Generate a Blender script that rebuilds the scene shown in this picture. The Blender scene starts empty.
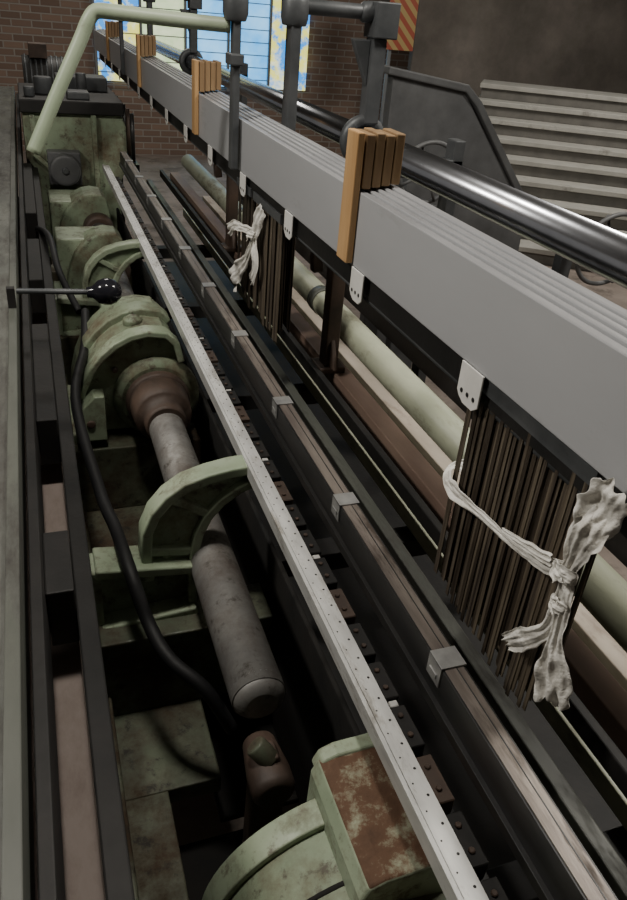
import bpy, math, random, bmesh
from mathutils import Vector, Matrix, noise
random.seed(7)
H=1.8   # eye height; all z below are given relative to eye level
S=bpy.context.scene
COL=bpy.context.collection

# ---------------- camera ----------------
Yc=Vector((-300.5,470,-744)).normalized()
Uc=Vector((113.5,1250,744)).normalized()
Uc=(Uc-Yc*Uc.dot(Yc)).normalized()
Xc=Yc.cross(Uc)
R=Matrix((Xc,Yc,Uc))
cam=bpy.data.cameras.new('camera'); co=bpy.data.objects.new('camera',cam)
COL.objects.link(co); S.camera=co
co.matrix_world=Matrix.Translation((0,0,H))@R.to_4x4()
cam.sensor_fit='VERTICAL'; cam.sensor_height=24.0; cam.lens=744/900*24.0
cam.clip_start=.02; cam.clip_end=60

# ---------------- materials ----------------
def mat(name,c1,c2=None,rough=.5,metal=0.,scale=6.,stretch=(1,1,1),rust=None,rust_amt=.4,rust_scale=5.,bump=.15,bscale=60.,emit=0,contrast=(.35,.65),soft=.07,grime=None):
    m=bpy.data.materials.new(name); m.use_nodes=True
    nt=m.node_tree; N=nt.nodes; L=nt.links; b=N['Principled BSDF']
    tc=N.new('ShaderNodeTexCoord'); mp=N.new('ShaderNodeMapping'); mp.inputs['Scale'].default_value=stretch
    L.new(tc.outputs['Object'],mp.inputs['Vector'])
    n=N.new('ShaderNodeTexNoise'); n.inputs['Scale'].default_value=scale; n.inputs['Detail'].default_value=8
    n.inputs['Roughness'].default_value=.6
    L.new(mp.outputs[0],n.inputs['Vector'])
    cr=N.new('ShaderNodeValToRGB'); cr.color_ramp.elements[0].position=contrast[0]; cr.color_ramp.elements[1].position=contrast[1]
    c2=c2 or tuple(min(1,v*1.25) for v in c1)
    cr.color_ramp.elements[0].color=(*c1,1); cr.color_ramp.elements[1].color=(*c2,1)
    L.new(n.outputs['Fac'],cr.inputs['Fac'])
    col=cr.outputs['Color']
    b.inputs['Metallic'].default_value=metal; b.inputs['Roughness'].default_value=rough
    def layer(col,c,amt,sc,sf):
        n2=N.new('ShaderNodeTexNoise'); n2.inputs['Scale'].default_value=sc; n2.inputs['Detail'].default_value=12; n2.inputs['Roughness'].default_value=.72
        L.new(mp.outputs[0],n2.inputs['Vector'])
        r2=N.new('ShaderNodeValToRGB'); r2.color_ramp.elements[0].position=1-amt-sf; r2.color_ramp.elements[1].position=1-amt+sf
        L.new(n2.outputs['Fac'],r2.inputs['Fac'])
        mx=N.new('ShaderNodeMix'); mx.data_type='RGBA'
        L.new(r2.outputs['Color'],mx.inputs[0]); L.new(col,mx.inputs[6]); mx.inputs[7].default_value=(*c,1)
        return mx.outputs[2],r2
    if rust:
        col,r2=layer(col,rust,rust_amt,rust_scale,soft)
        mr=N.new('ShaderNodeMapRange'); mr.inputs['To Min'].default_value=rough; mr.inputs['To Max'].default_value=.9
        L.new(r2.outputs['Color'],mr.inputs['Value']); L.new(mr.outputs[0],b.inputs['Roughness'])
    if grime:
        col,_=layer(col,grime,.40,23,.05)
    L.new(col,b.inputs['Base Color'])
    if bump:
        n3=N.new('ShaderNodeTexNoise'); n3.inputs['Scale'].default_value=bscale; n3.inputs['Detail'].default_value=5
        L.new(mp.outputs[0],n3.inputs['Vector'])
        bp=N.new('ShaderNodeBump'); bp.inputs['Strength'].default_value=bump; bp.inputs['Distance'].default_value=.004
        L.new(n3.outputs['Fac'],bp.inputs['Height']); L.new(bp.outputs[0],b.inputs['Normal'])
    if emit:
        L.new(col,b.inputs['Emission Color']); b.inputs['Emission Strength'].default_value=emit
    return m

RUST=(.11,.065,.035)
M={}
M['grey']=mat('grey_painted_bar',(.34,.345,.36),(.40,.405,.42),rough=.42,scale=2,stretch=(1,.3,1),rust=(.28,.28,.285),rust_amt=.36,bump=.02)
M['greytop']=mat('grey_bar_worn_edge',(.28,.28,.29),(.46,.46,.47),rough=.38,metal=.3,scale=10,stretch=(1,.2,1),bump=.05)
M['alu']=mat('zinc_plated_steel',(.56,.56,.55),(.78,.78,.76),rough=.42,metal=.45,scale=25,stretch=(1,.3,1),rust=(.26,.24,.21),rust_amt=.40,rust_scale=18,bump=.1)
M['clip']=mat('clip_steel',(.25,.25,.25),(.38,.38,.37),rough=.4,metal=.6,scale=25,bump=.1)
M['chrome']=mat('polished_steel',(.34,.35,.38),(.42,.43,.46),rough=.22,metal=1.,bump=.02)
M['black']=mat('black_iron',(.010,.010,.010),(.024,.022,.021),rough=.6,metal=.2,bump=.2)
M['blackmatte']=mat('matte_black_shade_seam',(.006,.006,.006),(.014,.012,.010),rough=.9,bump=.2)  # black for the painted pit shade and the cover seam
M['blackrail']=mat('black_oiled_rail',(.013,.013,.014),(.028,.027,.026),rough=.38,metal=.3,scale=12,stretch=(1,.3,1),bump=.1)
M['railtop']=mat('worn_rail_top',(.11,.09,.08),(.22,.19,.165),rough=.42,metal=.4,scale=14,stretch=(2,.3,1),rust=(.05,.038,.03),rust_amt=.42,rust_scale=9)
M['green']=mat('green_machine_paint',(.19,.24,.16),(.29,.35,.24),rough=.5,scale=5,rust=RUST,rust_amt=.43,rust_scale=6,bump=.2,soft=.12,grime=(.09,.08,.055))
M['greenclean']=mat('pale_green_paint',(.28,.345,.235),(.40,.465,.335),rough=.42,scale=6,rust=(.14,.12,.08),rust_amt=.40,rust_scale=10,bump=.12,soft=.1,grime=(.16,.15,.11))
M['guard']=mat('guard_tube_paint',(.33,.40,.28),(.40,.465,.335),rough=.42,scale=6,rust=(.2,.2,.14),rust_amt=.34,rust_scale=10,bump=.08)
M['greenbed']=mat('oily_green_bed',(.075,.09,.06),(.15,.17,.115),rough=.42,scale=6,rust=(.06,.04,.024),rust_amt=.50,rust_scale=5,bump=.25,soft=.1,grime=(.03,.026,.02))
M['rust']=mat('rusty_plate',(.085,.045,.026),(.16,.085,.048),rough=.85,scale=20,rust=(.33,.35,.25),rust_amt=.42,rust_scale=20,bump=.5,bscale=120,soft=.07)
M['brown']=mat('brown_rust_steel',(.05,.035,.028),(.10,.065,.048),rough=.6,scale=10,bump=.25)
M['brownrail']=mat('red_brown_rail',(.19,.125,.10),(.30,.21,.165),rough=.55,scale=8,stretch=(1,.3,1),bump=.15)
M['shaft']=mat('dull_steel_shaft',(.17,.165,.16),(.27,.265,.25),rough=.5,metal=.3,scale=8,rust=(.10,.075,.06),rust_amt=.42,rust_scale=7,soft=.15,grime=(.09,.08,.07))
M['olive']=mat('olive_tube_paint',(.36,.385,.28),(.48,.50,.38),rough=.45,scale=8,stretch=(1,.4,1),rust=(.18,.17,.12),rust_amt=.40,rust_scale=6)
M['darkolive']=mat('dark_olive_plate',(.06,.065,.055),(.10,.105,.09),rough=.45,scale=8,stretch=(1,.3,1),rust=(.04,.036,.032),rust_amt=.4,bump=.1)
M['sidegrey']=mat('green_grey_side_plate',(.095,.10,.088),(.145,.15,.132),rough=.42,scale=12,stretch=(1,.3,1),rust=(.045,.04,.036),rust_amt=.45,rust_scale=8,bump=.15,soft=.12,grime=(.06,.055,.048))
M['beige']=mat('lit_floor_beige',(.36,.31,.255),(.50,.44,.37),rough=.7,scale=8,stretch=(1,.4,1),rust=(.2,.15,.12),rust_amt=.38)
M['beiged']=mat('lit_floor_tan',(.22,.17,.13),(.32,.26,.20),rough=.7,scale=8,stretch=(1,.4,1),rust=(.10,.075,.055),rust_amt=.42)
M['pink']=mat('lit_floor_brown',(.27,.215,.19),(.38,.315,.285),rough=.7,scale=5,stretch=(1,.4,1),rust=(.14,.105,.085),rust_amt=.44,soft=.12)
M['wood']=mat('orange_wood',(.42,.24,.10),(.58,.36,.17),rough=.55,scale=9,stretch=(3,3,.35),bump=.15,bscale=30)
M['wood2']=mat('aged_wood',(.20,.12,.06),(.31,.20,.10),rough=.6,scale=9,stretch=(3,3,.35),bump=.15,bscale=30)
M['white']=mat('white_plastic',(.70,.69,.66),(.80,.79,.76),rough=.4,scale=20,bump=.02)
M['cloth']=mat('cream_rag',(.68,.66,.61),(.84,.82,.77),rough=.95,scale=30,bump=.5,bscale=200,rust=(.5,.47,.41),rust_amt=.36,rust_scale=25,soft=.1)
M['rubber']=mat('black_rubber',(.010,.010,.011),(.02,.02,.022),rough=.6,bump=.1)
M['bake']=mat('glossy_black_ball',(.012,.012,.016),(.015,.015,.02),rough=.12,bump=0)
M['iron']=mat('dark_grey_iron',(.065,.07,.075),(.11,.115,.12),rough=.45,metal=.3,scale=10,bump=.15)
M['leaf']=mat('tarnished_leaf_steel',(.10,.078,.055),(.20,.165,.12),rough=.5,metal=.2,scale=6,stretch=(3,14,.5),rust=(.045,.033,.024),rust_amt=.48,rust_scale=5)
M['leafd']=mat('dark_leaf_steel',(.03,.023,.017),(.08,.062,.045),rough=.5,metal=.3,scale=6,stretch=(3,14,.5))
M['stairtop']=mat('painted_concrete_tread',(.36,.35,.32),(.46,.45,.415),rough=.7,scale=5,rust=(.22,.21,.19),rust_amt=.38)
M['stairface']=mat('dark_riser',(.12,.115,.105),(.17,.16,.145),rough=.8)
M['concrete']=mat('concrete_floor',(.20,.165,.14),(.30,.25,.22),rough=.75,scale=4,rust=(.11,.09,.075),rust_amt=.42,rust_scale=3,bump=.2)
M['plaster']=mat('brown_grey_plaster',(.17,.15,.13),(.25,.22,.195),rough=.85,scale=1.5,rust=(.09,.08,.07),rust_amt=.40,rust_scale=1.2,soft=.2)
M['ceil']=mat('ceiling_paint',(.25,.24,.22),(.3,.29,.27),rough=.9)
M['cab']=mat('grey_cabinet_paint',(.09,.092,.095),(.14,.143,.147),rough=.5,scale=5)

def brickmat():
    m=bpy.data.materials.new('red_brown_brick'); m.use_nodes=True
    nt=m.node_tree;N=nt.nodes;L=nt.links;b=N['Principled BSDF']
    tc=N.new('ShaderNodeTexCoord'); sp=N.new('ShaderNodeSeparateXYZ'); cb=N.new('ShaderNodeCombineXYZ')
    ad=N.new('ShaderNodeMath'); ad.operation='ADD'
    L.new(tc.outputs['Object'],sp.inputs[0]); L.new(sp.outputs['X'],ad.inputs[0]); L.new(sp.outputs['Y'],ad.inputs[1])
    L.new(ad.outputs[0],cb.inputs['X']); L.new(sp.outputs['Z'],cb.inputs['Y'])
    br=N.new('ShaderNodeTexBrick'); br.inputs['Scale'].default_value=1.0
    br.inputs['Brick Width'].default_value=.22; br.inputs['Row Height'].default_value=.075; br.inputs['Mortar Size'].default_value=.008
    br.inputs['Color1'].default_value=(.25,.17,.13,1); br.inputs['Color2'].default_value=(.17,.115,.09,1); br.inputs['Mortar'].default_value=(.30,.27,.24,1)
    L.new(cb.outputs[0],br.inputs['Vector']); L.new(br.outputs['Color'],b.inputs['Base Color']); b.inputs['Roughness'].default_value=.85
    bp=N.new('ShaderNodeBump'); bp.inputs['Distance'].default_value=.01; bp.invert=True
    L.new(br.outputs['Fac'],bp.inputs['Height']); L.new(bp.outputs[0],b.inputs['Normal'])
    return m
M['brick']=brickmat()
def stripemat():
    m=bpy.data.materials.new('hazard_stripes'); m.use_nodes=True
    nt=m.node_tree;N=nt.nodes;L=nt.links;b=N['Principled BSDF']
    tc=N.new('ShaderNodeTexCoord'); sp=N.new('ShaderNodeSeparateXYZ'); ad=N.new('ShaderNodeMath'); ad.operation='ADD'
    L.new(tc.outputs['Object'],sp.inputs[0]); L.new(sp.outputs['X'],ad.inputs[0]); L.new(sp.outputs['Z'],ad.inputs[1])
    mu=N.new('ShaderNodeMath'); mu.operation='MULTIPLY'; mu.inputs[1].default_value=7; L.new(ad.outputs[0],mu.inputs[0])
    fr=N.new('ShaderNodeMath'); fr.operation='FRACT'; L.new(mu.outputs[0],fr.inputs[0])
    gt=N.new('ShaderNodeMath'); gt.operation='GREATER_THAN'; gt.inputs[1].default_value=.5; L.new(fr.outputs[0],gt.inputs[0])
    mx=N.new('ShaderNodeMix'); mx.data_type='RGBA'; L.new(gt.outputs[0],mx.inputs[0])
    mx.inputs[6].default_value=(.40,.09,.05,1); mx.inputs[7].default_value=(.48,.34,.14,1)
    L.new(mx.outputs[2],b.inputs['Base Color']); return m
M['hazard']=stripemat()
def flat(name,c,rough=.4,emit=0):
    m=bpy.data.materials.new(name); m.use_nodes=True; b=m.node_tree.nodes['Principled BSDF']
    b.inputs['Base Color'].default_value=(*c,1); b.inputs['Roughness'].default_value=rough
    if emit: b.inputs['Emission Color'].default_value=(*c,1); b.inputs['Emission Strength'].default_value=emit
    return m
M['map']=mat('map_print',(.03,.28,.80),(.75,.72,.15),rough=.4,scale=3.5,rust=(.75,.80,.6),rust_amt=.45,rust_scale=4,emit=1.5,contrast=(.48,.54),bump=0)
M['sky']=mat('daylight_blue_pane',(.06,.36,.80),(.22,.55,.9),rough=.3,scale=3,emit=1.8,bump=0)
M['pale']=mat('daylight_green_pane',(.40,.58,.30),(.75,.82,.55),rough=.3,scale=4,emit=1.4,bump=0)
M['frame']=flat('window_frame_grey',(.20,.21,.22),.4)
M['dot']=flat('black_dot',(.01,.01,.01),.6)

# ---------------- mesh builder ----------------
class B:
    def __init__(s,name,mats,parent=None):
        s.name=name; s.bm=bmesh.new(); s.mats=mats; s.parent=parent
    def _face(s,vs,mi,sm=False):
        try:
            f=s.bm.faces.new(vs); f.material_index=mi; f.smooth=sm; return f
        except ValueError: return None
    def v(s,p): return s.bm.verts.new((p[0],p[1],p[2]+H))
    def box(s,x0,x1,y0,y1,z0,z1,mi=0,top=None,rot=None):
        P=[Vector(p) for p in [(x0,y0,z0),(x1,y0,z0),(x1,y1,z0),(x0,y1,z0),(x0,y0,z1),(x1,y0,z1),(x1,y1,z1),(x0,y1,z1)]]
        if rot is not None:
            c=sum(P,Vector())/8; P=[c+rot@(p-c) for p in P]
        V=[s.v(p) for p in P]
        for k,idx in enumerate([(3,2,1,0),(4,5,6,7),(0,1,5,4),(1,2,6,5),(2,3,7,6),(3,0,4,7)]):
            s._face([V[i] for i in idx], top if (k==1 and top is not None) else mi)
    def cyl(s,p0,p1,r,seg=24,mi=0,r2=None,cap=True):
        p0=Vector(p0);p1=Vector(p1);r2=r if r2 is None else r2
        a=(p1-p0).normalized(); u=a.orthogonal().normalized(); w=a.cross(u)
        A=[s.v(p0+(u*math.cos(t)+w*math.sin(t))*r) for t in [2*math.pi*i/seg for i in range(seg)]]
        C=[s.v(p1+(u*math.cos(t)+w*math.sin(t))*r2) for t in [2*math.pi*i/seg for i in range(seg)]]
        for i in range(seg):
            j=(i+1)%seg; s._face([A[i],A[j],C[j],C[i]],mi,True)
        if cap: s._face(A[::-1],mi); s._face(C,mi)
    def lathe(s,p0,axis,prof,seg=28,mi=0):
        a=Vector(axis).normalized();u=a.orthogonal().normalized();w=a.cross(u);p0=Vector(p0);rings=[]
        for d,r in prof:
            rings.append([s.v(p0+a*d+(u*math.cos(2*math.pi*i/seg)+w*math.sin(2*math.pi*i/seg))*max(r,1e-4)) for i in range(seg)])
        for k in range(len(rings)-1):
            for i in range(seg):
                j=(i+1)%seg; s._face([rings[k][i],rings[k][j],rings[k+1][j],rings[k+1][i]],mi,True)
        s._face(rings[0][::-1],mi); s._face(rings[-1],mi)
    def prism(s,pts,y0,y1,mi=0,side=None,sm=False,top=None):   # pts (x,z) profile, extruded along y
        A=[s.v((x,y0,z)) for x,z in pts]; C=[s.v((x,y1,z)) for x,z in pts]
        s._face(A,mi); s._face(C[::-1],mi); n=len(pts)
        for i in range(n):
            j=(i+1)%n
            m=side if side is not None else mi
            if top is not None and i in top: m=top[i]
            s._face([A[j],A[i],C[i],C[j]],m,sm)
    def prismx(s,pts,x0,x1,mi=0):   # pts (y,z) profile, extruded along x
        A=[s.v((x0,y,z)) for y,z in pts]; C=[s.v((x1,y,z)) for y,z in pts]
        s._face(A[::-1],mi); s._face(C,mi); n=len(pts)
        for i in range(n):
            j=(i+1)%n; s._face([A[i],A[j],C[j],C[i]],mi)
    def rib(s,pts,w,y0,y1,mi=0):     # continuous rectangular rib following an XZ path
        P=[Vector(p) for p in pts]; n=len(P); r=[]
        for i in range(n):
            t=(P[min(i+1,n-1)]-P[max(i-1,0)]).normalized(); nn=Vector((-t.y,t.x))*(w/2)
            a=P[i]+nn; b=P[i]-nn
            r.append([s.v((a.x,y0,a.y)),s.v((a.x,y1,a.y)),s.v((b.x,y1,b.y)),s.v((b.x,y0,b.y))])
        for i in range(n-1):
            for k in range(4):
                j=(k+1)%4; s._face([r[i][k],r[i][j],r[i+1][j],r[i+1][k]],mi,n>3 and k in(0,2))
        s._face(r[0][::-1],mi); s._face(r[-1],mi)
    def tube(s,pts,r,seg=14,mi=0,sub=6):
        P=[Vector(p) for p in pts]
        Q=[]
        for i in range(len(P)-1):
            p0=P[max(i-1,0)];p1=P[i];p2=P[i+1];p3=P[min(i+2,len(P)-1)]
            for k in range(sub):
                t=k/sub
                Q.append(.5*((2*p1)+(p2-p0)*t+(2*p0-5*p1+4*p2-p3)*t*t+(3*p1-p0-3*p2+p3)*t**3))
        Q.append(P[-1]); rings=[]; u=None
        for i,q in enumerate(Q):
            t=(Q[min(i+1,len(Q)-1)]-Q[max(i-1,0)]).normalized()
            u=t.orthogonal().normalized() if u is None else (u-t*u.dot(t)).normalized()
            w=t.cross(u)
            rings.append([s.v(q+(u*math.cos(2*math.pi*k/seg)+w*math.sin(2*math.pi*k/seg))*r) for k in range(seg)])
        for i in range(len(rings)-1):
            for k in range(seg):
                j=(k+1)%seg; s._face([rings[i][k],rings[i][j],rings[i+1][j],rings[i+1][k]],mi,True)
        s._face(rings[0][::-1],mi); s._face(rings[-1],mi)
    def torus(s,c,axis,Rr,r,seg=40,ss=10,mi=0):
        a=Vector(axis).normalized();u=a.orthogonal().normalized();w=a.cross(u);c=Vector(c);rings=[]
        for i in range(seg):
            t=2*math.pi*i/seg; d=u*math.cos(t)+w*math.sin(t)
            rings.append([s.v(c+d*(Rr+r*math.cos(2*math.pi*k/ss))+a*r*math.sin(2*math.pi*k/ss)) for k in range(ss)])
        for i in range(seg):
            for k in range(ss):
                s._face([rings[i][k],rings[(i+1)%seg][k],rings[(i+1)%seg][(k+1)%ss],rings[i][(k+1)%ss]],mi,True)
    def done(s,bevel=0,bseg=2,sub=0,wn=False):
        bmesh.ops.recalc_face_normals(s.bm,faces=s.bm.faces[:])
        me=bpy.data.meshes.new(s.name); s.bm.to_mesh(me); s.bm.free()
        for m in s.mats: me.materials.append(M[m])
        o=bpy.data.objects.new(s.name,me); COL.objects.link(o)
        if s.parent: o.parent=s.parent
        if bevel:
            md=o.modifiers.new('bevel','BEVEL'); md.width=bevel; md.segments=bseg; md.limit_method='ANGLE'; md.angle_limit=math.radians(40)
        if sub:
            md=o.modifiers.new('sub','SUBSURF'); md.levels=sub; md.render_levels=sub
        return o
def empty(name):
    e=bpy.data.objects.new(name,None); COL.objects.link(e); e.empty_display_size=.1; return e

# ---------------- room ----------------
b=B('floor',['concrete']); b.box(-3,10,-3,10.6,-1.9,-1.8); b.done()
b=B('ceiling',['ceil']); b.box(-3,10,-3,10.6,1.9,2.0); b.done()
b=B('wall_back',['brick']); b.box(-3,10,10.3,10.5,-1.8,1.9); b.done()
b=B('wall_left',['plaster']); b.box(-3.1,-3,-3,10.6,-1.8,1.9); b.done()
b=B('wall_right',['plaster']); b.box(10,10.1,-3,10.6,-1.8,1.9); b.done()
b=B('wall_front',['plaster']); b.box(-3,10,-3.1,-3,-1.8,1.9); b.done()
b=B('wall_partition',['plaster']); b.box(4.45,10,9.2,9.3,-1.8,1.9); b.done(.01)

# window with map prints
w=empty('window_1')
b=B('panes',['map','sky','pale'],w)
x=.85; i=0
while x<3.0:
    b.box(x,x+.50,10.24,10.26,-.95,.9,[0,2,1,1][i%4])
    x+=.53; i+=1
b.done()
b=B('mullions',['frame'],w)
for k in range(5): b.box(.82+.53*k,.85+.53*k,10.2,10.28,-1.0,.95)
for k in range(14): b.box(.82,2.97,10.225,10.25,-1.0+.14*k,-.990+.14*k)
b.done()

b=B('hazard_sign',['hazard','frame']); b.box(3.95,4.3,8.9,8.92,-.35,.35,0); b.box(4.0,4.04,8.92,8.95,-1.8,-.2,1); b.done()

# staircase (built straight, then turned as one object)
b=B('staircase',['stairface','stairtop'])
for k in range(9):
    y0=.25*k; z=-1.8+.14*(k+1)
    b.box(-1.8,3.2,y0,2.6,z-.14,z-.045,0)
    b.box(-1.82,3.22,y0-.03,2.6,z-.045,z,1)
o=b.done(.006)
o.location=(4.95,4.95,0); o.rotation_euler=(0,0,math.radians(-33))

# background machine side frame (dark grey casting)
b=B('machine_end_frame',['cab','iron'])
b.prism([(1.84,-1.8),(1.84,-.26),(2.28,-.33),(2.85,-1.0),(2.87,-1.8)],4.0,4.08,0)
b.rib([(1.80,-.25),(2.28,-.315),(2.37,-.39),(2.87,-1.0)],.04,3.97,4.12,0)
b.box(1.84,2.0,3.6,4.0,-1.8,-.85,1)
b.done(.008)
def handwheel(c,r):
    b=B('handwheel',['cab','iron'])
    b.torus(c,(0,1,.15),r,.010); c=Vector(c)
    for k in range(4):
        a=k*math.pi/2+.4; d=Vector((math.cos(a),0,math.sin(a)))
        b.cyl(c,c+d*r,.007,8)
    b.cyl(c-Vector((0,.04,0)),c+Vector((0,.3,0)),.02,16,1)
    b.box(c.x-.03,c.x+.03,c.y+.26,c.y+.32,-1.8,c.z+.03,1); b.done()
handwheel((1.73,3.25,-.62),.14); handwheel((2.32,2.6,-.80),.16)

# ---------------- left side rail ----------------
b=B('machine_side_rail',['sidegrey','black','darkolive'])
b.box(-.55,-.090,-.5,7.2,-.77,-.75,0)
b.box(-.100,-.080,-.5,7.2,-.86,-.744,2)
b.box(-.072,-.054,-.5,7.2,-.95,-.80,1)
b.done(.002)
b=B('inner_frame_rail',['black','darkolive'])
b.box(-.008,.024,-.5,4.7,-.98,-.90,0)
b.box(-.008,.024,-.5,4.7,-1.5,-.985,0)
for y0,y1 in [(1.0,1.17),(1.6,2.2),(2.6,3.1),(3.5,4.6)]:
    b.box(-.054,-.008,y0,y1,-.98,-.86,0)
b.done(.003)
b=B('lit_floor_strip',['pink']); b.box(-.10,-.010,-.5,4.6,-1.06,-1.04); b.done(.002)  # raised strip added to stand in for the brightly lit floor

# control lever
b=B('control_lever',['iron','bake','black'])
b.cyl((-.075,2.03,-.70),(.125,2.0,-.70),.0075,14)
b.lathe((.10,2.0,-.70),(1,0,0),[(0,.013),(.015,.016),(.02,.02),(.03,.03),(.045,.035),(.06,.036),(.075,.030),(.088,.018),(.092,.004)],24,1)
b.box(-.100,-.08,2.02,2.04,-.744,-.69,2)
b.done(.001)

# ---------------- perforated strip ----------------
b=B('perforated_steel_strip',['alu','dot'])
b.box(.374,.402,-.1,4.53,-.856,-.85,0)
b.box(.366,.3725,-.1,4.53,-.878,-.847,0)
y=.25
while y<4.5:
    b.cyl((.393,y,-.8502),(.393,y,-.8492),.0021,8,1)
    b.cyl((.381,y+.02,-.8502),(.381,y+.02,-.8492),.0014,8,1)
    y+=.04
b.done(.001,1)

# needle / sinker block row
b=B('sinker_block_row',['brown','black','white','iron'])
b.box(.425,.452,-.1,4.5,-.96,-.925,1)
y=.05;i=0
while y<4.45:
    b.box(.422,.447,y,y+.074,-.925,-.895,0 if i%4==1 else 1)
    b.prism([(.400,-.912),(.404,-.899),(.422,-.895),(.422,-.912)],y+.012,y+.034,0)
    b.cyl((.432,y+.02,-.895),(.432,y+.02,-.891),.005,8,0); b.cyl((.432,y+.055,-.895),(.432,y+.055,-.891),.005,8,0)
    if i%4==2: b.box(.426,.44,y+.075,y+.087,-.925,-.897,2)
    y+=.09;i+=1
b.done(.0015,1)

# black rail with clips
b=B('steel_rail_with_clips',['blackrail','railtop','clip'])
b.box(.462,.497,-.1,4.5,-.845,-.772,0)
b.box(.465,.494,-.1,4.5,-.7725,-.7705,1)
b.box(.482,.484,-.1,4.5,-.7707,-.7700,0)
b.box(.455,.463,-.1,4.5,-.845,-.828,0)
for k in range(-1,10):
    y=.61+.4*k
    b.box(.4595,.4625,y,y+.036,-.805,-.768,2); b.box(.4595,.499,y,y+.036,-.771,-.7675,2)
    b.box(.4575,.4605,y+.008,y+.028,-.795,-.787,2)
b.done(.0015,1)

# lower frame longitudinal members, plus two lit-floor stand-ins
b=B('lower_frame_rails',['beige','brownrail','olive','black','darkolive','beiged'])
b.box(.452,.485,.7,4.6,-1.25,-1.2,5)  # added bar in place of a lit stripe of floor
b.box(.56,.60,0,5,-1.02,-.98,3)
b.box(.67,.70,0,5,-1.06,-1.02,4)
b.box(.82,.878,-.2,5,-1.03,-.975,1)
b.box(.90,.99,-.2,5,-1.25,-1.2,2)
b.box(.755,.775,-.2,5,-1.0,-.96,3)
b.box(1.03,1.20,-.2,5,-1.17,-1.12,0)  # added beam, its light beige stands in for lit floor
b.box(1.25,1.29,-.2,5,-1.1,-1.0,3)
for y in (.15,1.1,2.05,3.0,3.95):
    b.box(.50,1.3,y+.35,y+.42,-1.32,-1.26,3)
b.done(.003)
b=B('dark_gap_panel',['black'])  # added black panel that darkens the gaps, hiding the lit floor
b.box(.50,1.305,-.2,5.15,-1.62,-1.6); b.done()

b=B('olive_pipe',['olive','darkolive'])
b.cyl((.90,-.2,-.872),(.90,4.8,-.872),.043,28)
for y in (1.15,2.3,3.4): b.cyl((.90,y,-.872),(.90,y+.05,-.872),.047,28,1)
b.done()
def post(y):
    b=B('bracket_post',['brown']); b.box(.79,.835,y-.025,y+.025,-.975,-.55); b.box(.77,.855,y-.045,y+.045,-.975,-.955)
    b.prismx([(y-.07,-.955),(y-.02,-.955),(y-.02,-.86)],.805,.82)
    b.rib([(.81,-.57),(.78,-.55),(.755,-.57),(.745,-.62),(.75,-.66)],.03,y-.015,y+.02)
    b.done(.004)
post(2.0); post(3.3)

# shaft + bed
b=B('drive_shaft',['shaft','brown'])
b.cyl((.293,.9,-1.1),(.293,4.6,-1.1),.052,32)
b.lathe((.293,.88,-1.1),(0,1,0),[(0,.03),(.01,.044),(.02,.05),(.04,.052)],28,0)
b.lathe((.293,1.93,-1.09),(0,1,0),[(0,.056),(.01,.062),(.05,.062),(.055,.078),(.06,.086),(.12,.09),(.18,.09)],32,1)
b.done()
b=B('shaft_end_clamp',['brown','greenbed'])
b.lathe((.285,.75,-1.18),(0,1,0),[(0,.03),(.01,.04),(.05,.04),(.12,.03)],20,0)
b.prism([(.25,-1.5),(.255,-1.16),(.275,-1.13),(.30,-1.13),(.315,-1.17),(.32,-1.5)],.79,.83,0)
b.cyl((.262,.82,-1.12),(.29,.80,-1.15),.02,14,1)
b.done(.005)
b=B('machine_bed',['greenbed','black','blackmatte'])
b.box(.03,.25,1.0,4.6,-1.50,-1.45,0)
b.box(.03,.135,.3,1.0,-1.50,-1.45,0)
b.box(.135,.45,.1,1.0,-1.70,-1.66,2)  # black sheet painted in for the deep shade of the pit
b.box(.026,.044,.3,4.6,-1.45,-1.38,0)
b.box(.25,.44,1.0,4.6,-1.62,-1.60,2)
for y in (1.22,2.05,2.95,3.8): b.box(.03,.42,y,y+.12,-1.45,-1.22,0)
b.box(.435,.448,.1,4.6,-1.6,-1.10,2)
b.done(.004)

# cast brackets
def bracket(y,name='cast_iron_bracket'):
    b=B(name,['greenclean','green'])
    d=.055
    web=[(.155,-1.13),(.145,-1.03),(.165,-.955),(.21,-.905),(.27,-.878),(.372,-.868),(.372,-.885),(.33,-.92),(.285,-.965),(.26,-1.02),(.25,-1.13)]
    b.prism(web,y+.016,y+.04,1)
    outer=[(.150,-1.13),(.146,-1.06),(.150,-1.00),(.168,-.955),(.198,-.918),(.235,-.892),(.285,-.876),(.335,-.867),(.385,-.864)]
    inner=[(.250,-1.13),(.252,-1.07),(.262,-1.02),(.282,-.975),(.312,-.94),(.35,-.912),(.385,-.898)]
    b.rib(outer,.024,y,y+d); b.rib(inner,.022,y,y+d)
    b.rib([(.148,-1.05),(.255,-1.065)],.022,y+.003,y+d-.004)
    b.rib([(.205,-.92),(.285,-.97)],.020,y+.003,y+d-.004)
    b.rib([(.383,-.862),(.383,-.90)],.02,y,y+d)
    # foot
    b.rib([(.035,-1.075),(.255,-1.10)],.024,y-.02,y+.07)
    b.rib([(.036,-1.07),(.036,-1.235)],.020,y-.015,y+.06)
    b.rib([(.03,-1.235),(.255,-1.215)],.028,y-.03,y+.07)
    b.rib([(.245,-1.10),(.245,-1.22)],.020,y-.01,y+.06)
    b.prism([(.036,-1.08),(.245,-1.10),(.245,-1.215),(.036,-1.235)],y+.02,y+.04,1)
    for x in (.09,.19): b.cyl((x,y+.02,-1.09),(x,y+.02,-1.070),.011,6,1)
    return b.done(.005,3)
bracket(1.30); bracket(3.0)

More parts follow.
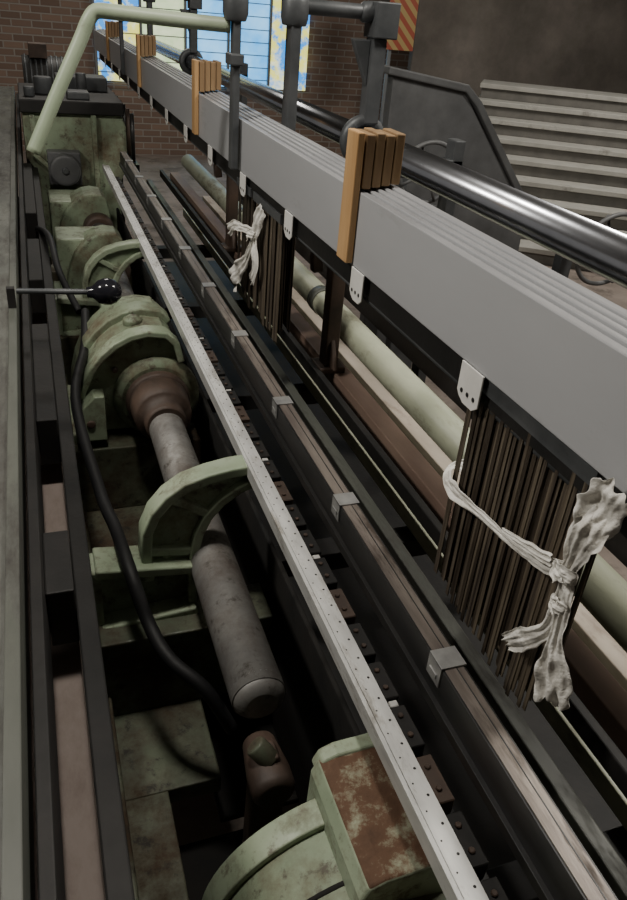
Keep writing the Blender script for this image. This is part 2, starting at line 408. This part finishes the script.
# bearing housing
def housing(y0,y1,dz=0,name='bearing_housing',s=1.0,plain=False):
    b=B(name,['green','greenclean','brown'])
    prof=[(.045,-1.2),(.052,-1.12),(.070,-1.05),(.100,-.985),(.135,-.94),(.175,-.905),(.22,-.882),(.27,-.872),(.325,-.88),(.355,-.91),(.37,-.97),(.375,-1.2)]
    prof=[(.293+(x-.293)*s,-1.2+(z+1.2)*s+dz) for x,z in prof]
    b.prism(prof,y0+.03,y1,0)
    b.box(.03,.12,y0,y1,-1.24,-1.19,0)
    if not plain:
        b.rib(prof[1:-1],.020,y0,y0+.06,1)
        b.rib([(x,z+.006) for x,z in prof[3:-2]],.03,y0+.16,y0+.24,0)
        b.prism([(.04,-1.19),(.04,-1.10),(.10,-1.04),(.13,-1.04),(.13,-1.19)],y0-.05,y0+.01,1)
        b.cyl((.085,y0-.056,-1.13),(.085,y0-.04,-1.13),.014,8,2)
        b.lathe((.293,y0-.03,-1.09),(0,1,0),[(0,.08),(.01,.098),(.05,.10),(.07,.10)],32,2)
        b.lathe((.293,y0+.0,-1.09),(0,1,0),[(0,.11),(.02,.135),(.04,.135)],32,0)
        b.cyl((.17,y0+.015,-.99),(.17,y0+.035,-.99),.010,6,2)
        b.lathe((.24,y0+.12,-.885),(0,0,1),[(0,.03),(.020,.03),(.025,.02),(.03,.015)],20,0)
        b.box(.17,.30,y1-.02,y1+.14,-1.2,-.93,0)
    else:
        b.box(.06,.30,y0+.08,y1+.12,-1.2,-.97,1)
        b.lathe((.293,y0-.04,-1.09),(0,1,0),[(0,.06),(.01,.075),(.07,.08)],28,2)
    return b.done(.010,3)
housing(2.10,2.46)
housing(3.40,3.58,0,'bearing_housing',.82,True)
housing(4.10,4.35,0,'bearing_housing',.85,True)

# near gear cover
b=B('gear_cover',['green','greenclean','blackmatte'])
cx,cz,rr=.362,-1.245,.225
prof=[(cx-rr-.01,-1.5)]+[(cx+rr*math.cos(math.radians(180-k*5)),cz+rr*math.sin(math.radians(180-k*5))) for k in range(24)]+[(.452,-1.06),(.46,-1.5)]
b.prism(prof,.30,.60,0,sm=True)
arc=lambda r,n=23:[(cx+r*math.cos(math.radians(180-k*5)),cz+r*math.sin(math.radians(180-k*5))) for k in range(n)]
b.rib(arc(rr+.002),.018,.585,.63,1)
b.rib(arc(rr-.001),.006,.50,.508,2)
b.done(.005,3)
b=B('gear_cover_plate',['greenclean','rust','green'])
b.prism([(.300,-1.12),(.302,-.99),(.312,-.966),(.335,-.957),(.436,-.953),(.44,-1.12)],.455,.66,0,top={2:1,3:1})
b.prism([(.305,-.985),(.316,-.961),(.338,-.952),(.436,-.949),(.436,-.985)],.645,.672,0)
b.done(.006,4)

# hose
b=B('rubber_hose',['rubber'])
b.tube([(.12,2.6,-.98),(.097,2.3,-.98),(.045,1.97,-1.0),(.072,1.57,-1.05),(.093,1.42,-1.06),(.105,1.255,-1.05),(.13,1.17,-1.13),(.16,1.09,-1.16),(.22,1.03,-1.2),(.27,1.0,-1.3)],.0145,14)
b.tube([(-.02,3.6,-.95),(.03,3.1,-.85),(.05,2.8,-.9),(.10,2.6,-.98)],.012,12)
b.done()

# gearbox at far end
b=B('gearbox_housing',['green','black','cab','iron'])
b.prism([(.03,-1.45),(.03,-.95),(-.03,-.86),(-.03,-.62),(.50,-.60),(.53,-.68),(.53,-.9),(.48,-1.0),(.48,-1.45)],4.75,5.5,0)
b.box(-.04,.52,4.72,5.52,-.62,-.55,1)
b.lathe((.17,4.6,-.90),(0,1,0),[(0,.05),(0,.075),(.01,.085),(.15,.085)],28,2)
b.cyl((.17,4.59,-.90),(.17,4.61,-.90),.02,12,3)
b.box(.08,.26,4.66,4.76,-.99,-.81,2)
b.rib([(.02,-.63),(.02,-.84),(.12,-.93),(.12,-1.2)],.03,4.71,4.76,0)
b.rib([(.35,-.62),(.35,-1.2)],.03,4.71,4.76,0)
b.cyl((.1,5.0,-.55),(.1,5.0,-.46),.05,16,3); b.cyl((.32,5.1,-.55),(.32,5.1,-.44),.03,16,3); b.box(.18,.48,5.2,5.4,-.55,-.47,3)
b.cyl((.02,4.85,-.55),(.02,4.85,-.50),.03,12,3); b.box(.22,.34,4.78,4.92,-.55,-.51,3)
b.done(.01,3)
b=B('drive_motor',['black','iron','brown'])
b.cyl((.0,6.2,-.6),(.3,6.2,-.6),.16,28,0)
for k in range(8): b.torus((.02+.035*k,6.2,-.6),(1,0,0),.16,.008,28,6,1)
b.box(-.04,.35,5.9,6.5,-1.8,-.74,0); b.box(.05,.17,6.1,6.25,-.45,-.36,2)
b.done(.006)

# vertical pins at far end
b=B('tension_pin_row',['blackrail','brown'])
for k in range(8):
    y=4.7+.2*k; b.cyl((.56,y,-.86),(.56,y,-.60),.012,8,k%2)
b.box(.545,.58,4.6,6.2,-.9,-.86,0)
b.box(.545,.58,5.52,5.58,-1.8,-.9,0); b.box(.545,.58,6.1,6.16,-1.8,-.9,0)
b.done()

# ---------------- guide bar beam ----------------
g=empty('guide_bar_beam')
b=B('bars',['grey','greytop'],g)
specs=[(.600,.616,-.304,-.451),(.6215,.6315,-.301,-.43),(.6365,.6465,-.298,-.43),(.6515,.6615,-.296,-.43),(.667,.684,-.294,-.44)]
for x0,x1,zt,zb in specs: b.box(x0,x1,.05,7.4,zb,zt,0,top=1)
b.done(.002)
b=B('bar_gaps',['black'],g); b.box(.612,.68,.06,7.39,-.43,-.312); b.done()
b=B('needle_carriers',['iron','black'],g)
for x in (.612,.63,.648,.666): b.box(x,x+.006,.1,7.2,-.50,-.445,1)
b.cyl((.62,.1,-.505),(.62,7.2,-.505),.006,10,0); b.cyl((.665,.1,-.515),(.665,7.2,-.515),.007,10,0)
b.done()
# plastic tags
for k in range(-1,14):
    y=.883+.47*k
    b=B('plastic_hanger_tag',['white','dot'])
    y0=y-.030
    b.prismx([(y0,-.449),(y0+.064,-.449),(y0+.064,-.498),(y0+.056,-.506),(y0+.042,-.513),(y0+.014,-.513),(y0,-.503)],.5955,.5985,0)
    for q in (.014,.032,.050): b.cyl((.5945,y0+q,-.494),(.5957,y0+q,-.494),.0042,10,1)
    b.done(.0008,1)
# wooden clamps
for y in (1.42,3.0,4.55,6.2):
    b=B('wooden_clamp',['wood','wood2'])
    b.box(.583,.5985,y-.028,y+.028,-.445,-.195,0)
    for j,(x0,x1) in enumerate([(.602,.6205),(.6225,.641),(.643,.6615),(.6635,.682)]):
        b.box(x0,x1,y-.028,y+.045,-.298+.003*j,-.198+.003*(j%2),1)
    b.done(.0025,2)

# cast iron support frames carrying the beam and roller
def support(y):
    b=B('roller_support_frame',['iron'])
    b.box(.568,.590,y-.02,y+.02,-.445,.45)
    b.box(.557,.597,y-.035,y+.035,-.16,-.13)
    b.lathe((.577,y,-.05),(0,0,1),[(0,.03),(.02,.036),(.06,.036),(.08,.028)],20)
    b.box(.735,.765,y-.03,y+.03,-.5,.45)
    b.lathe((.75,y,-.05),(0,0,1),[(0,.035),(.02,.04),(.06,.04),(.08,.032)],20)
    b.cyl((.57,y,.04),(.75,y,.04),.018,16)
    b.cyl((.75,y,.0),(1.0,y,.0),.020,18)
    b.lathe((.95,y,.0),(1,0,0),[(0,.020),(.01,.028),(.04,.028),(.05,.020)],18)
    b.box(.985,1.06,y-.045,y+.045,-.065,.03)
    b.box(.99,1.035,y-.03,y+.03,-.30,-.065)
    b.prism([(.99,-.07),(.93,-.07),(.99,-.20)],y-.012,y+.012)
    b.torus((1.0,y,-.352),(0,1,0),.058,.02,28,10)
    b.box(1.32,1.36,y-.03,y+.03,-1.8,-.34); b.box(1.03,1.36,y-.03,y+.03,-.46,-.40)
    return b.done(.004,2)
support(2.35); support(5.2)
b=B('polished_steel_roller',['chrome','black'])
b.cyl((1.0,-.1,-.352),(1.0,6.9,-.352),.042,48)
b.done()
b=B('roller_under_rail',['iron','chrome'])
b.box(.86,.90,0,6.8,-.50,-.46,0); b.cyl((1.12,-.1,-.37),(1.12,6.8,-.37),.022,24,1)
b.done(.003)

# bent guard tube
b=B('bent_guard_tube',['guard','iron'])
b.tube([(.565,2.36,-.062),(.45,2.38,-.060),(.34,2.40,-.057),(.25,2.42,-.054),(.205,2.43,-.056),(.182,2.43,-.082),(.16,2.43,-.125),(.10,2.42,-.235),(.05,2.41,-.33),(.003,2.40,-.42)],.0195,18,sub=5)
b.done()

# ---------------- leaf bundles ----------------
def bundle(y0,y1,n,ztop,zb,dens=1.0,name='guide_leaf_bundle'):
    b=B(name,['leaf','leafd','iron'])
    for i in range(n):
        for row,x in enumerate((.616,.628,.640,.652,.664)):
            y=y0+(y1-y0)*(i+.5+.2*row)/n+random.uniform(-.0015,.0015); wd=(y1-y0)/n*random.uniform(.8,.98)*dens
            z=zb+random.uniform(-.012,.012)-.03*(row==0)*(1-i/n)
            sh=random.uniform(-.004,.004)
            xx=x+random.uniform(-.004,.004)
            P=[(y-wd/2,ztop),(y+wd/2,ztop),(y+wd/2+sh,z),(y-wd/2+sh,z)]
            b.prismx(P,xx-.0008,xx+.0008,0 if random.random()<.5 else 1)
    b.box(.606,.668,y0-.005,y1+.005,ztop-.004,ztop+.02,2)
    return b.done()
bundle(.60,.905,36,-.475,-.86)
bundle(1.93,2.20,9,-.50,-.82,.75)
bundle(2.24,2.40,5,-.50,-.82,.8)

# ---------------- rags ----------------
def ribbon(bm,pts,ws,seed,nu=14,sub=9,fold=.30):
    P=[Vector(p) for p in pts]; Q=[];W=[]
    for i in range(len(P)-1):
        p0=P[max(i-1,0)];p1=P[i];p2=P[i+1];p3=P[min(i+2,len(P)-1)]
        for k in range(sub):
            t=k/sub; Q.append(.5*((2*p1)+(p2-p0)*t+(2*p0-5*p1+4*p2-p3)*t*t+(3*p1-p0-3*p2+p3)*t**3)); W.append(ws[i]*(1-t)+ws[i+1]*t)
    Q.append(P[-1]);W.append(ws[-1]); rows=[]; n=len(Q)
    for i,q in enumerate(Q):
        t=(Q[min(i+1,n-1)]-Q[max(i-1,0)]).normalized()
        nrm=Vector((-1,-.35,.15)); nrm=(nrm-t*nrm.dot(t)).normalized(); s=t.cross(nrm)
        row=[]
        for j in range(nu+1):
            u=j/nu-.5
            ph=abs(math.sin(u*8+seed+i*.05))*1.0+abs(math.sin(u*17+seed*2.3-i*.08))*.5-.7
            nz=noise.noise(Vector((i*.22+seed*5,u*4,seed)))
            off=nrm*(W[i]*fold*(.6*ph+.9*nz)+.002)
            edge=1+.3*noise.noise(Vector((i*.35,seed*3,(1 if u>0 else -1)*2)))
            p=q+s*(u*W[i]*edge)+off
            if i==n-1: p+=t*random.uniform(-.008,.012)
            row.append(bm.verts.new((p.x,p.y,p.z+H)))
        rows.append(row)
    for i in range(len(rows)-1):
        for j in range(nu):
            f=bm.faces.new((rows[i][j],rows[i][j+1],rows[i+1][j+1],rows[i+1][j])); f.smooth=True
def rag(name,strips):
    bm=bmesh.new()
    for i,(p,w) in enumerate(strips): ribbon(bm,p,w,i*1.7+.6,fold=.16 if i==0 else .24)
    me=bpy.data.meshes.new(name); bm.to_mesh(me); bm.free(); me.materials.append(M['cloth'])
    o=bpy.data.objects.new(name,me); COL.objects.link(o)
    md=o.modifiers.new('solid','SOLIDIFY'); md.thickness=.0009
    md=o.modifiers.new('sub','SUBSURF'); md.levels=1; md.render_levels=1
    return o
def knot(c,r):  # strip wound round itself
    P=[]
    for k in range(7):
        a=k*math.pi*.5; P.append((c[0]+r*.45*math.cos(a)-.004,c[1]+r*.7*math.sin(a),c[2]+r*(.35*math.sin(a*.5)+.06*k-.25)))
    return (P,[.022]*7)
rag('white_rag_tie',[
 ([(.66,.93,-.655),(.608,.912,-.655),(.598,.873,-.662),(.598,.80,-.652),(.595,.716,-.640),(.592,.65,-.625),(.589,.596,-.602),(.582,.565,-.575)],[.022,.024,.028,.018,.014,.020,.026,.022]),
 ([(.584,.60,-.592),(.590,.66,-.615),(.594,.72,-.632)],[.018,.016,.006]),
 ([(.58,.565,-.58),(.578,.56,-.53),(.58,.548,-.48),(.585,.538,-.440)],[.020,.038,.060,.048]),
 ([(.58,.565,-.58),(.57,.550,-.54),(.572,.542,-.50),(.59,.545,-.475)],[.018,.026,.042,.036]),
 ([(.582,.565,-.59),(.58,.56,-.63),(.584,.575,-.69),(.586,.605,-.735),(.585,.64,-.775)],[.018,.022,.022,.034,.028]),
 ([(.582,.56,-.59),(.575,.548,-.63),(.572,.540,-.68),(.575,.530,-.72),(.578,.520,-.768)],[.018,.018,.020,.054,.050]),
 knot((.58,.563,-.583),.020), knot((.578,.556,-.628),.012),
 ])
rag('white_rag_tie',[
 ([(.60,2.07,-.50),(.595,2.10,-.54),(.593,2.13,-.60)],[.04,.05,.035]),
 ([(.593,2.12,-.58),(.593,2.25,-.60),(.593,2.36,-.62),(.597,2.45,-.66)],[.03,.022,.035,.045]),
 ([(.593,2.12,-.60),(.593,2.20,-.68),(.593,2.28,-.74),(.595,2.36,-.80)],[.03,.03,.07,.09]),
 ([(.593,2.12,-.60),(.593,2.10,-.67),(.593,2.13,-.73)],[.03,.035,.03]),
 knot((.59,2.13,-.59),.025),
 ])

# ---------------- lights ----------------
def area(name,loc,target,size,power,col=(1,.95,.86),sy=None):
    l=bpy.data.lights.new(name,'AREA'); l.energy=power; l.color=col; l.size=size
    if sy: l.shape='RECTANGLE'; l.size_y=sy
    o=bpy.data.objects.new(name,l); COL.objects.link(o)
    o.location=(loc[0],loc[1],loc[2]+H); d=Vector(target)-Vector(loc)
    o.rotation_euler=d.to_track_quat('-Z','Y').to_euler(); return o
area('ceiling_lamp_near',(.05,1.3,1.8),(.3,1.5,-1),.25,34)
area('beam_face_fill',(-1.9,1.6,1.5),(.6,1.6,-.4),.4,52)  # added fill from the left to brighten the beam face
area('pipe_side_fill',(2.7,1.4,1.75),(.9,1.4,-.8),.5,75)  # added fill from the right for the shadowed pipe and roller highlight
area('ceiling_lamp_stairs',(5,5,1.8),(5,6.2,-1),1.2,110)
area('ceiling_lamp_far',(0.5,6.8,1.8),(.5,7,-1),1.0,50)
wd=bpy.data.worlds.new('world'); S.world=wd; wd.use_nodes=True
wd.node_tree.nodes['Background'].inputs[0].default_value=(.6,.65,.7,1); wd.node_tree.nodes['Background'].inputs[1].default_value=.04
